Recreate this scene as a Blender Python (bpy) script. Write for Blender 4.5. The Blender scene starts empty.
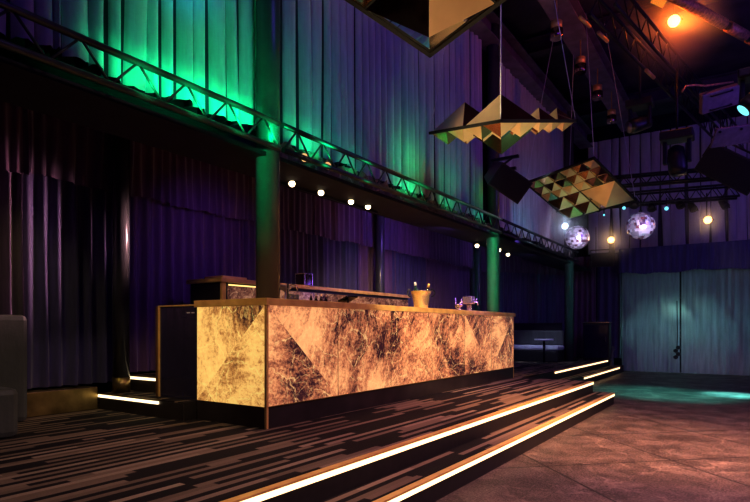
import bpy, bmesh, math, random
from mathutils import Vector, Matrix, Euler
R = math.radians
rnd = random.Random(7)
S = bpy.context.scene
COL = S.collection

# ------------------------------------------------------------------ camera frame (750 x 502, f in pixels)
F, CX, HY, EYE = 560.0, 375.0, 328.0, 1.224
TH = math.atan(378.0 / 560.0)
FW = Vector((-math.sin(TH), math.cos(TH), 0)); RT = Vector((math.cos(TH), math.sin(TH), 0))

def at(px, py=None, X=None, Y=None, z=None, d=None):
    """A point of the place measured from the photograph: on a known plane X, Y, z or at depth d."""
    r = (px - CX) / F
    if z is not None and d is None and X is None and Y is None:
        d = (z - EYE) * F / (HY - py)
    if d is None:
        if X is not None:      # RT.x X + RT.y Y = r (FW.x X + FW.y Y)
            Y = (r * FW.x - RT.x) * X / (RT.y - r * FW.y)
        else:
            X = (r * FW.y - RT.y) * Y / (RT.x - r * FW.x)
        d = FW.x * X + FW.y * Y
    p = FW * d + RT * (r * d)
    zz = z if z is not None else EYE + (HY - py) / F * d
    return Vector((p.x, p.y, zz))

# ------------------------------------------------------------------ materials
def nt(name):
    m = bpy.data.materials.new(name); m.use_nodes = True
    n = m.node_tree; n.nodes.clear()
    out = n.nodes.new('ShaderNodeOutputMaterial')
    return m, n, out
def N(n, typ, **kw):
    x = n.nodes.new(typ)
    for k, v in kw.items():
        if k in ('operation', 'blend_type', 'data_type', 'noise_dimensions', 'feature', 'distance', 'interpolation', 'wave_type', 'bands_direction'):
            setattr(x, k, v)
        else:
            x.inputs[k].default_value = v
    return x
def L(n, a, b): n.links.new(a, b)
def math_(n, op, a, b=None):
    x = n.nodes.new('ShaderNodeMath'); x.operation = op
    for i, v in enumerate((a, b)):
        if v is None: continue
        if isinstance(v, (int, float)): x.inputs[i].default_value = v
        else: n.links.new(v, x.inputs[i])
    return x.outputs[0]
def ramp(n, fac, stops):
    r = n.nodes.new('ShaderNodeValToRGB'); e = r.color_ramp.elements
    while len(e) > len(stops): e.remove(e[-1])
    while len(e) < len(stops): e.new(0.5)
    for el, (p, c) in zip(e, stops): el.position = p; el.color = (*c, 1)
    if fac is not None: n.links.new(fac, r.inputs[0])
    return r.outputs[0]
def rgb(c): return (c[0], c[1], c[2], 1)

def surf(name, c, rough=.5, metal=0., var=.25, scale=12., bump=0., spec=.5, emit=None, es=0., trans=0., rvar=.0, stretch=None, coat=0.):
    """Noise-mottled principled surface."""
    m, n, out = nt(name)
    b = N(n, 'ShaderNodeBsdfPrincipled', Roughness=rough, Metallic=metal)
    b.inputs['Specular IOR Level'].default_value = spec
    b.inputs['Transmission Weight'].default_value = trans
    b.inputs['Coat Weight'].default_value = coat
    tc = n.nodes.new('ShaderNodeTexCoord')
    mp = n.nodes.new('ShaderNodeMapping'); L(n, tc.outputs['Object'], mp.inputs[0])
    if stretch: mp.inputs['Scale'].default_value = stretch
    no = N(n, 'ShaderNodeTexNoise', Scale=scale, Detail=5.); L(n, mp.outputs[0], no.inputs['Vector'])
    lo = [max(0, x * (1 - var)) for x in c]; hi = [min(1, x * (1 + var)) for x in c]
    L(n, ramp(n, no.outputs['Fac'], [(.3, lo), (.7, hi)]), b.inputs['Base Color'])
    if rvar:
        L(n, math_(n, 'ADD', math_(n, 'MULTIPLY', no.outputs['Fac'], rvar), rough - rvar / 2), b.inputs['Roughness'])
    if bump:
        bp = N(n, 'ShaderNodeBump', Strength=bump, Distance=.01); L(n, no.outputs['Fac'], bp.inputs['Height']); L(n, bp.outputs[0], b.inputs['Normal'])
    if emit:
        b.inputs['Emission Color'].default_value = rgb(emit); b.inputs['Emission Strength'].default_value = es
    L(n, b.outputs[0], out.inputs[0])
    return m

def cloth(name, c, rough=.75, sheen=.3, var=.3, transl=0., spec=.35):
    m, n, out = nt(name)
    b = N(n, 'ShaderNodeBsdfPrincipled', Roughness=rough); b.inputs['Sheen Weight'].default_value = sheen
    b.inputs['Specular IOR Level'].default_value = spec
    tc = n.nodes.new('ShaderNodeTexCoord')
    mp = n.nodes.new('ShaderNodeMapping'); mp.inputs['Scale'].default_value = (6, 6, .7); L(n, tc.outputs['Object'], mp.inputs[0])
    no = N(n, 'ShaderNodeTexNoise', Scale=2., Detail=6., Roughness=.65); L(n, mp.outputs[0], no.inputs['Vector'])
    col = ramp(n, no.outputs['Fac'], [(.3, [x * (1 - var) for x in c]), (.7, [min(1, x * (1 + var)) for x in c])])
    L(n, col, b.inputs['Base Color'])
    n2 = N(n, 'ShaderNodeTexNoise', Scale=9., Detail=4.); L(n, tc.outputs['Object'], n2.inputs['Vector'])
    bp = N(n, 'ShaderNodeBump', Strength=.35, Distance=.02); L(n, n2.outputs['Fac'], bp.inputs['Height']); L(n, bp.outputs[0], b.inputs['Normal'])
    if transl:
        t = n.nodes.new('ShaderNodeBsdfTranslucent'); L(n, col, t.inputs[0])
        mx = N(n, 'ShaderNodeMixShader', Fac=transl); L(n, b.outputs[0], mx.inputs[1]); L(n, t.outputs[0], mx.inputs[2])
        L(n, mx.outputs[0], out.inputs[0])
    else:
        L(n, b.outputs[0], out.inputs[0])
    return m

def glow(name, c, s):
    m, n, out = nt(name)
    e = N(n, 'ShaderNodeEmission', Strength=s)
    tc = n.nodes.new('ShaderNodeTexCoord'); no = N(n, 'ShaderNodeTexNoise', Scale=6.); L(n, tc.outputs['Object'], no.inputs['Vector'])
    L(n, ramp(n, no.outputs['Fac'], [(.2, [x * .9 for x in c]), (.8, c)]), e.inputs[0])
    L(n, e.outputs[0], out.inputs[0])
    return m

def marble(name, light, mid, dark, es):
    """Backlit brown veined stone, laid out by each panel's own UVs (metres)."""
    m, n, out = nt(name)
    uv = n.nodes.new('ShaderNodeUVMap')
    warp = N(n, 'ShaderNodeTexNoise', Scale=2.2, Detail=6., Roughness=.6); L(n, uv.outputs[0], warp.inputs['Vector'])
    vm = n.nodes.new('ShaderNodeVectorMath'); vm.operation = 'MULTIPLY_ADD'
    L(n, warp.outputs['Color'], vm.inputs[0]); vm.inputs[1].default_value = (.34, .34, .34); L(n, uv.outputs[0], vm.inputs[2])
    patch = N(n, 'ShaderNodeTexNoise', Scale=1.0, Detail=2.); L(n, uv.outputs[0], patch.inputs['Vector'])
    big = N(n, 'ShaderNodeTexNoise', Scale=1.15, Detail=9., Roughness=.68); L(n, vm.outputs[0], big.inputs['Vector'])
    mpz = n.nodes.new('ShaderNodeMapping'); mpz.inputs['Scale'].default_value = (1.2, 6.5, 1); mpz.inputs['Rotation'].default_value = (0, 0, .6)
    L(n, vm.outputs[0], mpz.inputs[0])
    streak = N(n, 'ShaderNodeTexNoise', Scale=2.6, Detail=8., Roughness=.72); L(n, mpz.outputs[0], streak.inputs['Vector'])
    v1 = N(n, 'ShaderNodeTexVoronoi', Scale=3.2, feature='DISTANCE_TO_EDGE'); L(n, vm.outputs[0], v1.inputs['Vector'])
    v2 = N(n, 'ShaderNodeTexVoronoi', Scale=8., feature='DISTANCE_TO_EDGE'); L(n, vm.outputs[0], v2.inputs['Vector'])
    fine = N(n, 'ShaderNodeTexNoise', Scale=30., Detail=6., Roughness=.75); L(n, uv.outputs[0], fine.inputs['Vector'])
    f = math_(n, 'ADD', math_(n, 'MULTIPLY', big.outputs['Fac'], 1.15), math_(n, 'MULTIPLY', math_(n, 'SUBTRACT', streak.outputs['Fac'], .45), .5))
    f = math_(n, 'ADD', f, math_(n, 'MULTIPLY', math_(n, 'SUBTRACT', fine.outputs['Fac'], .5), .62))
    f = math_(n, 'ADD', f, math_(n, 'MULTIPLY', math_(n, 'SUBTRACT', patch.outputs['Fac'], .5), .42))
    base = ramp(n, f, [(.44, dark), (.525, [a * .45 + b * .55 for a, b in zip(dark, mid)]), (.585, mid), (.72, light), (.90, [min(1, x * 1.25) for x in light])])
    vein = ramp(n, v1.outputs['Distance'], [(.0, (1, 1, 1)), (.022, (0, 0, 0))])
    vein2 = ramp(n, v2.outputs['Distance'], [(.0, (.9, .9, .9)), (.035, (0, 0, 0))])
    gate = ramp(n, streak.outputs['Fac'], [(.40, (0, 0, 0)), (.52, (1, 1, 1))])
    a = math_(n, 'MULTIPLY', math_(n, 'ADD', vein, math_(n, 'MULTIPLY', vein2, .6)), gate)
    mx = n.nodes.new('ShaderNodeMix'); mx.data_type = 'RGBA'; mx.clamp_factor = True
    L(n, a, mx.inputs[0]); L(n, base, mx.inputs[6]); mx.inputs[7].default_value = rgb([min(1, x * 1.3) for x in light])
    b = N(n, 'ShaderNodeBsdfPrincipled', Roughness=.18)
    hs = N(n, 'ShaderNodeHueSaturation', Value=.25); L(n, mx.outputs[2], hs.inputs['Color'])
    L(n, hs.outputs[0], b.inputs['Base Color']); L(n, mx.outputs[2], b.inputs['Emission Color']); b.inputs['Emission Strength'].default_value = es
    L(n, b.outputs[0], out.inputs[0])
    return m

def carpet():
    m, n, out = nt('striped_carpet')
    g = n.nodes.new('ShaderNodeNewGeometry'); sp = n.nodes.new('ShaderNodeSeparateXYZ'); L(n, g.outputs['Position'], sp.inputs[0])
    row = math_(n, 'FLOOR', math_(n, 'MULTIPLY', sp.outputs[0], 1 / .052))
    w1 = N(n, 'ShaderNodeTexWhiteNoise', noise_dimensions='1D'); L(n, row, w1.inputs['W'])
    ln = math_(n, 'ADD', math_(n, 'MULTIPLY', w1.outputs['Value'], .9), .75)
    cell = math_(n, 'FLOOR', math_(n, 'ADD', math_(n, 'MULTIPLY', sp.outputs[1], ln), math_(n, 'MULTIPLY', w1.outputs['Value'], 71.3)))
    cb = n.nodes.new('ShaderNodeCombineXYZ'); L(n, row, cb.inputs[0]); L(n, cell, cb.inputs[1])
    w2 = N(n, 'ShaderNodeTexWhiteNoise', noise_dimensions='2D'); L(n, cb.outputs[0], w2.inputs['Vector'])
    # every second row leans dark so that the bands alternate
    par = math_(n, 'PINGPONG', row, 1.)
    v = math_(n, 'ADD', math_(n, 'MULTIPLY', w2.outputs['Value'], .72), math_(n, 'MULTIPLY', par, .28))
    col = ramp(n, v, [(.0, (.010, .006, .008)), (.515, (.014, .009, .010)), (.52, (.16, .115, .082)), (.8, (.24, .175, .125)), (1., (.33, .25, .18))])
    fz = N(n, 'ShaderNodeTexNoise', Scale=160., Detail=3.); L(n, g.outputs['Position'], fz.inputs['Vector'])
    b = N(n, 'ShaderNodeBsdfPrincipled', Roughness=.85); b.inputs['Specular IOR Level'].default_value = .25
    mx = n.nodes.new('ShaderNodeMix'); mx.data_type = 'RGBA'; mx.blend_type = 'MULTIPLY'; mx.inputs[0].default_value = .5
    L(n, col, mx.inputs[6]); L(n, ramp(n, fz.outputs['Fac'], [(.3, (.55, .55, .55)), (.7, (1, 1, 1))]), mx.inputs[7])
    L(n, mx.outputs[2], b.inputs['Base Color'])
    bp = N(n, 'ShaderNodeBump', Strength=.3, Distance=.006); L(n, fz.outputs['Fac'], bp.inputs['Height']); L(n, bp.outputs[0], b.inputs['Normal'])
    L(n, b.outputs[0], out.inputs[0])
    return m

def stone_floor():
    m, n, out = nt('veined_stone_tiles')
    g = n.nodes.new('ShaderNodeNewGeometry')
    mp = n.nodes.new('ShaderNodeMapping'); mp.inputs['Rotation'].default_value = (0, 0, R(46)); L(n, g.outputs['Position'], mp.inputs[0])
    sp = n.nodes.new('ShaderNodeSeparateXYZ'); L(n, mp.outputs[0], sp.inputs[0])
    def joint(o, off):
        fr = math_(n, 'FRACT', math_(n, 'ADD', math_(n, 'MULTIPLY', o, 1 / 1.25), off))
        return math_(n, 'LESS_THAN', math_(n, 'ABSOLUTE', math_(n, 'SUBTRACT', fr, .5)), .009)
    j = math_(n, 'MAXIMUM', joint(sp.outputs[0], .2), joint(sp.outputs[1], .62))
    wp = N(n, 'ShaderNodeTexNoise', Scale=1.1, Detail=7., Roughness=.62); L(n, g.outputs['Position'], wp.inputs['Vector'])
    vm = n.nodes.new('ShaderNodeVectorMath'); vm.operation = 'MULTIPLY_ADD'
    L(n, wp.outputs['Color'], vm.inputs[0]); vm.inputs[1].default_value = (1.0, 1.0, 0); L(n, g.outputs['Position'], vm.inputs[2])
    vo = N(n, 'ShaderNodeTexVoronoi', Scale=.8, feature='DISTANCE_TO_EDGE'); L(n, vm.outputs[0], vo.inputs['Vector'])
    v2 = N(n, 'ShaderNodeTexVoronoi', Scale=2.7, feature='DISTANCE_TO_EDGE'); L(n, vm.outputs[0], v2.inputs['Vector'])
    cl = N(n, 'ShaderNodeTexNoise', Scale=2.6, Detail=9., Roughness=.7); L(n, vm.outputs[0], cl.inputs['Vector'])
    gr = N(n, 'ShaderNodeTexNoise', Scale=55., Detail=5., Roughness=.8); L(n, g.outputs['Position'], gr.inputs['Vector'])
    f = math_(n, 'ADD', math_(n, 'MULTIPLY', cl.outputs['Fac'], .4), math_(n, 'MULTIPLY', gr.outputs['Fac'], .6))
    base = ramp(n, f, [(.40, (.016, .011, .011)), (.50, (.080, .058, .053)), (.60, (.22, .165, .14))])
    ve = ramp(n, vo.outputs['Distance'], [(0, (1, 1, 1)), (.011, (0, 0, 0))])
    ve2 = ramp(n, v2.outputs['Distance'], [(0, (.35, .35, .35)), (.02, (0, 0, 0))])
    gate = ramp(n, cl.outputs['Fac'], [(.40, (0, 0, 0)), (.55, (1, 1, 1))])
    a = math_(n, 'MULTIPLY', math_(n, 'MAXIMUM', ve, ve2), gate)
    mx = n.nodes.new('ShaderNodeMix'); mx.data_type = 'RGBA'; L(n, a, mx.inputs[0]); L(n, base, mx.inputs[6]); mx.inputs[7].default_value = (.25, .19, .16, 1)
    m2 = n.nodes.new('ShaderNodeMix'); m2.data_type = 'RGBA'; L(n, j, m2.inputs[0]); L(n, mx.outputs[2], m2.inputs[6]); m2.inputs[7].default_value = (.008, .006, .007, 1)
    b = N(n, 'ShaderNodeBsdfPrincipled'); b.inputs['Specular IOR Level'].default_value = .5
    L(n, m2.outputs[2], b.inputs['Base Color'])
    L(n, ramp(n, f, [(.35, (.62, .62, .62)), (.65, (.36, .36, .36))]), b.inputs['Roughness'])
    bp = N(n, 'ShaderNodeBump', Strength=.45, Distance=.012); L(n, gr.outputs['Fac'], bp.inputs['Height']); L(n, bp.outputs[0], b.inputs['Normal'])
    L(n, b.outputs[0], out.inputs[0])
    return m

M = {}
M['stone'] = stone_floor(); M['carpet'] = carpet()
M['riser'] = surf('black_riser', (.012, .010, .012), .55, var=.3)
M['dark'] = surf('dark_paint', (.009, .008, .018), .8, var=.4, scale=3)
M['roof'] = surf('dark_roof', (.045, .03, .07), .75, var=.5, scale=1.5)
M['black'] = surf('black_metal', (.020, .018, .024), .42, .3, var=.3)
M['blackp'] = surf('black_plastic', (.014, .013, .018), .38, 0, var=.3)
M['grille'] = surf('speaker_grille', (.010, .010, .016), .6, .4, var=.5, scale=90)
M['truss'] = surf('truss_steel', (.07, .075, .08), .38, .75, var=.2)
M['beam'] = surf('painted_beam', (.16, .10, .20), .6, .0, var=.35, scale=4)
M['column'] = surf('column_paint', (.075, .08, .085), .24, .0, var=.12, scale=3, spec=.6)
M['brass'] = surf('aged_brass', (.96, .57, .20), .34, .4, var=.25, scale=7, rvar=.2)
M['brassd'] = surf('dull_brass', (.34, .25, .10), .42, .9, var=.4, scale=5, rvar=.2)
M['steel'] = surf('chrome', (.66, .60, .52), .18, .85, var=.08)
M['gloss'] = surf('gloss_navy', (.022, .018, .05), .12, 0, var=.2, coat=.5)
M['plinth'] = surf('plinth_metal', (.055, .042, .045), .36, .5, var=.25, scale=4)
M['wood'] = surf('bronze_wood', (.16, .075, .035), .4, .2, var=.35, scale=5, stretch=(1, 8, 1))
M['chair'] = cloth('grey_leather', (.085, .09, .085), .5, .2, var=.2)
M['cushion'] = cloth('pale_cushion', (.55, .56, .62), .7, .2, var=.1)
M['white'] = surf('white_laminate', (.75, .77, .82), .35, var=.06)
M['glass'] = surf('bottle_glass', (.03, .14, .05), .08, 0, var=.2, trans=.6)
M['gdark'] = surf('dark_glass', (.04, .02, .02), .08, 0, var=.3, trans=.3)
M['gclear'] = surf('clear_glass', (.9, .9, .88), .04, 0, var=.03, trans=.9)
M['label'] = surf('paper_label', (.8, .78, .7), .6, var=.08)
M['screen'] = surf('dark_screen', (.01, .01, .014), .1, 0, var=.2)
M['led'] = glow('led_warm', (1., .68, .37), 2.6)
M['led2'] = glow('led_side', (1., .80, .48), 2.2)
M['ledl'] = glow('led_line', (1., .66, .25), 1.6)
M['mirror'] = surf('mirror_tile', (.80, .74, .90), .2, .6, var=.06)
M['bucket'] = surf('pale_gold', (.95, .74, .44), .22, .8, var=.15)
M['mirror2'] = surf('mirror_tile_glint', (.80, .74, .92), .5, .35, var=.2)  # tile tints stand in for reflections on the mirror balls
M['mirror3'] = surf('mirror_tile_pink_glint', (.75, .45, .62), .2, .8, var=.2)
M['gold'] = surf('mirror_warm_tint', (.95, .52, .20), .2, 1., var=.08, scale=3, rvar=.06)  # gold tint stands in for warm reflections in the pendant mirrors
M['clear'] = surf('clear_mirror', (.85, .88, .82), .02, 1., var=.03)
M['goldb'] = surf('mirror_gold_lit', (.95, .70, .38), .30, .7, var=.12, scale=3, rvar=.1)  # pendant facets coloured as if lit gold
M['mbrown'] = surf('brown_mirror', (.42, .26, .20), .08, 1., var=.15, scale=3)  # dark pendant facets, shade put into the colour; also on the cans
M['frame'] = surf('pendant_frame', (.004, .004, .005), .8, .0, var=.3)
M['wire'] = surf('steel_wire', (.62, .62, .75), .5, .0, var=.1)
M['marbF'] = marble('marble_front', (1., .49, .215), (.58, .215, .105), (.06, .018, .025), .84)
M['marbE'] = marble('marble_end', (1., .60, .19), (.54, .25, .075), (.055, .02, .016), .80)
M['marbD'] = marble('marble_dim', (.85, .45, .26), (.4, .17, .11), (.10, .035, .035), .42)
M['cl_up'] = cloth('upper_drape', (.50, .48, .56), .7, .2, var=.16)
M['cl_shade'] = cloth('drape_crease_shade', (.07, .06, .10), .9, .1)  # dark tone paints fold shade beside the drape creases
M['cl_dk'] = cloth('dark_velvet', (.105, .062, .135), .55, .55, var=.3)
M['cl_dk2'] = cloth('plum_velvet', (.16, .085, .17), .55, .5, var=.3)
M['cl_dk3'] = cloth('navy_velvet', (.075, .06, .17), .55, .5, var=.3)
M['cl_st'] = cloth('sheer_drape', (.40, .42, .46), .8, .2, var=.2, transl=.45)
M['cl_val'] = cloth('navy_valance', (.11, .10, .26), .8, .3, var=.25)
M['cl_ruff'] = cloth('ruched_lining', (.30, .19, .18), .6, .3, var=.35)
M['pipe'] = surf('lagged_pipe', (.55, .30, .14), .5, .3, var=.55, scale=22, bump=.5)
M['plate'] = surf('grey_plate', (.24, .19, .20), .5, .2, var=.2)
M['gel'] = glow('amber_gel', (1., .36, .05), .8)
M['lampW'] = glow('lamp_warmwhite', (1., .80, .50), 6.)
M['lampA'] = glow('lamp_amber', (1., .52, .15), 5.)
M['lampO'] = glow('lamp_orange', (1., .68, .30), 4.)
M['lampT'] = glow('lamp_truss_amber', (1., .55, .25), .9)
M['lampB'] = glow('lamp_blue', (.62, .74, 1.), 4.)
M['lampC'] = glow('lamp_cyan', (.25, .85, 1.), 1.3)

# ------------------------------------------------------------------ mesh builder
class MB:
    def __init__(s): s.v = []; s.f = []; s.uv = {}; s.mi = []; s.sm = []; s.cur = 0; s.smooth = False
    def face(s, pts, uv=None):
        i = len(s.v); s.v += [tuple(p) for p in pts]; s.f.append(tuple(range(i, i + len(pts)))); s.mi.append(s.cur); s.sm.append(s.smooth)
        if uv: s.uv[len(s.f) - 1] = uv
        return s
    def add(s, vs, fs, smooth=False):
        i = len(s.v); s.v += [tuple(p) for p in vs]
        for f in fs: s.f.append(tuple(i + k for k in f)); s.mi.append(s.cur); s.sm.append(smooth)
        return s
    def box(s, a, b, bev=0., mat=None):
        bm = bmesh.new(); bmesh.ops.create_cube(bm, size=1)
        c = [(a[i] + b[i]) / 2 for i in range(3)]; d = [abs(b[i] - a[i]) for i in range(3)]
        for v in bm.verts: v.co = Vector((v.co.x * d[0], v.co.y * d[1], v.co.z * d[2]))
        if bev > 0: bmesh.ops.bevel(bm, geom=bm.edges[:], offset=min(bev, min(d) * .45), segments=2, affect='EDGES', profile=.5)
        bm.verts.index_update()
        T = mat if mat else Matrix.Identity(4)
        s.add([T @ (v.co + Vector(c)) for v in bm.verts], [[v.index for v in f.verts] for f in bm.faces]); bm.free()
        return s
    def tube(s, pts, r, n=10, cap=True):
        pts = [Vector(p) for p in pts]; rs = r if isinstance(r, (list, tuple)) else [r] * len(pts)
        vs = []; up = None
        for i, p in enumerate(pts):
            t = (pts[min(i + 1, len(pts) - 1)] - pts[max(i - 1, 0)]).normalized()
            if up is None: up = Vector((0, 0, 1)) if abs(t.z) < .9 else Vector((1, 0, 0))
            x = up.cross(t).normalized(); y = t.cross(x).normalized(); up = y
            for k in range(n):
                a = 2 * math.pi * k / n; vs.append(p + (x * math.cos(a) + y * math.sin(a)) * rs[i])
        fs = [(i * n + k, i * n + (k + 1) % n, (i + 1) * n + (k + 1) % n, (i + 1) * n + k) for i in range(len(pts) - 1) for k in range(n)]
        s.add(vs, fs, True)
        if cap:
            b = len(s.v) - len(vs); m = len(pts) - 1
            s.f.append(tuple(b + k for k in reversed(range(n)))); s.mi.append(s.cur); s.sm.append(False)
            s.f.append(tuple(b + m * n + k for k in range(n))); s.mi.append(s.cur); s.sm.append(False)
        return s
    def lathe(s, prof, n=24, mat=None, smooth=True):
        T = mat if mat else Matrix.Identity(4); vs = []; m = len(prof)
        for (r, z) in prof:
            for k in range(n):
                a = 2 * math.pi * k / n; vs.append(T @ Vector((max(r, 1e-4) * math.cos(a), max(r, 1e-4) * math.sin(a), z)))
        fs = [(i * n + k, i * n + (k + 1) % n, (i + 1) * n + (k + 1) % n, (i + 1) * n + k) for i in range(m - 1) for k in range(n)]
        s.add(vs, fs, smooth)
        b = len(s.v) - len(vs)
        s.f.append(tuple(b + k for k in reversed(range(n)))); s.mi.append(s.cur); s.sm.append(False)
        s.f.append(tuple(b + (m - 1) * n + k for k in range(n))); s.mi.append(s.cur); s.sm.append(False)
        return s
    def build(s, name, mats, parent=None, loc=None):
        me = bpy.data.meshes.new(name)
        o0 = Vector(loc) if loc is not None else Vector((0, 0, 0))
        me.from_pydata([tuple(Vector(v) - o0) for v in s.v], [], s.f)
        for m in (mats if isinstance(mats, (list, tuple)) else [mats]): me.materials.append(M[m])
        for p, i, q in zip(me.polygons, s.mi, s.sm): p.material_index = i; p.use_smooth = q
        if s.uv:
            u = me.uv_layers.new(name='UVMap')
            for fi, uvs in s.uv.items():
                for li, c in zip(me.polygons[fi].loop_indices, uvs): u.data[li].uv = c
        me.update()
        o = bpy.data.objects.new(name, me); COL.objects.link(o)
        if parent:
            o.parent = parent; o.location = o0 - (parent.get('_o') and Vector(parent['_o']) or Vector((0, 0, 0)))
        else: o.location = o0
        return o

def tag(o, label=None, cat=None, group=None, kind=None):
    if label: o['label'] = label
    if cat: o['category'] = cat
    if group: o['group'] = group
    if kind: o['kind'] = kind
    return o
def empty(name, loc, label, cat, group=None, rot=None):
    o = bpy.data.objects.new(name, None); COL.objects.link(o); o.location = loc; o.empty_display_size = .1
    if rot is not None: o.rotation_mode = 'QUATERNION'; o.rotation_quaternion = rot
    return tag(o, label, cat, group)
def struct(o): o['kind'] = 'structure'; return o
def part(mb, name, mats, parent, label=None):
    """part built in its parent's own frame"""
    me_o = MB.build(mb, name, mats)
    me_o.parent = parent
    if label: me_o['label'] = label
    return me_o
def kids(o): return [c for c in bpy.data.objects if c.parent == o]
def copy_tree(o, parent=None):
    c = o.copy(); COL.objects.link(c)
    if parent: c.parent = parent
    for ch in kids(o): copy_tree(ch, c)
    return c
def aim(d):
    return Vector(d).to_track_quat('Z', 'Y')

# ------------------------------------------------------------------ levels
PL, ST = .36, .18            # platform and step height above the dance floor
XB = -3.449; YB0, YB1 = 3.451, 9.40   # front plane and ends of the bar
XE = -4.36                   # back edge of the bar
XU, XL = -2.17, -1.87        # upper and lower step edges
YS = 9.52                    # where the wide steps end
XW = -4.12                   # upper drape plane
XC = -5.95                   # lower curtain plane
YBK = 16.9                   # back wall curtains

# ------------------------------------------------------------------ setting
def slab(name, a, b, mat): return struct(MB().box(a, b).build(name, mat))
slab('floor', (-8.2, -3, -.1), (9, 18, 0), 'stone')
slab('wall_left', (-8.2, -3, 0), (-8.0, 18, 7.6), 'dark')
slab('wall_back', (-8.2, 17.8, 0), (9, 18, 7.6), 'dark')
slab('ceiling', (-8.2, -3, 7.3), (9, 18, 7.5), 'roof')
slab('ceiling_mezzanine', (-8.0, -3, 3.72), (-4.55, 16.9, 3.86), 'dark')
pm = MB(); pm.box((-8.0, -3, 0), (XU, YS, PL)); o = struct(pm.build('floor_platform', 'carpet'))
pm = MB(); pm.box((-8.0, YS, 0), (-3.3, YBK, PL)); struct(pm.build('floor_platform_rear', 'carpet'))
pm = MB(); pm.box((XU, -3, 0), (XL, YS + .1, ST)); struct(pm.build('floor_step_lower', 'carpet'))
pm = MB(); pm.box((-3.3, YS, 0), (-3.0, YBK, ST)); struct(pm.build('floor_step_rear', 'carpet'))
# black risers
pm = MB(); pm.box((XU, -3, ST), (XU + .012, YS, PL - .012)); pm.box((XU - .5, YS, 0), (XU + .012, YS + .012, PL - .012)); struct(pm.build('trim_1', 'riser'))
pm = MB(); pm.box((XL, -3, 0), (XL + .012, YS + .1, ST - .012)); pm.box((XU + .02, YS + .1, 0), (XL + .012, YS + .112, ST - .012)); struct(pm.build('trim_2', 'riser'))
pm = MB(); pm.box((-3.3, YS + .02, ST), (-3.29, YBK - .1, PL - .012)); pm.box((-3.0, YS + .02, 0), (-2.99, YBK - .1, ST - .012)); struct(pm.build('trim_3', 'riser'))

def led(x, y0, y1, ztop, label, mat='led'):
    t = empty('led_step_light', (x + .012, y0, ztop), label, 'step light', 'glowing step edge lights')
    m = MB(); m.box((0, 0, -.048), (.016, y1 - y0, -.015), .003); part(m, 'light_strip', mat, t)
    m = MB(); m.box((-.035, 0, -.010), (.022, y1 - y0, .004), .003); part(m, 'nosing', 'brass', t, 'brass nosing')
    return t
led(XU, -1.5, YS, PL, 'long warm light strip along the upper step edge in front of the bar')
led(XL, -1.5, YS + .1, ST, 'long warm light strip along the lower step edge above the dance floor')
led(-3.3, 11.3, 16.2, PL, 'short distant light strip on the upper step edge near the round column')
led(-3.0, 12.4, 16.2, ST, 'short distant light strip on the lower step edge near the stage curtain')

# side steps behind the bar end: raised service floor
pm = MB(); pm.box((-5.80, 3.32, PL), (-4.38, 3.66, PL + .17)); struct(pm.build('floor_step_side', 'carpet'))
pm = MB(); pm.box((-5.80, 3.66, PL), (-5.05, 9.9, PL + .34)); struct(pm.build('floor_service', 'carpet'))
pm = MB(); pm.box((-5.80, 3.310, PL), (-4.38, 3.32, PL + .16)); pm.box((-5.80, 3.650, PL + .17), (-5.05, 3.66, PL + .33)); struct(pm.build('trim_4', 'plinth'))
def led_side(x0, x1, y, ztop, label):
    t = empty('led_step_light', (x0, y, ztop), label, 'step light', 'glowing step edge lights')
    m = MB(); m.box((0, -.016, -.042), (x1 - x0, 0, -.014), .003); part(m, 'light_strip', 'led2', t)
    m = MB(); m.box((0, -.022, -.008), (x1 - x0, .03, .004), .003); part(m, 'nosing', 'brassd', t, 'brass nosing')
led_side(-5.79, -4.745, 3.31, PL + .17, 'glowing strip on the lowest step beside the dark end panel')
led_side(-5.75, -5.05, 3.65, PL + .34, 'glowing strip on the second small step beside the column foot')
# brass plinth under the left curtain
m = MB(); m.box((-6.3, -2.5, PL), (-5.80, 1.1, PL + .235), .004); m.box((-6.3, 1.105, PL), (-5.80, 2.2, PL + .235), .004); m.box((-6.3, 2.205, PL), (-5.80, 3.3, PL + .235), .004)
struct(m.build('baseboard_left', 'brassd'))

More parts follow.
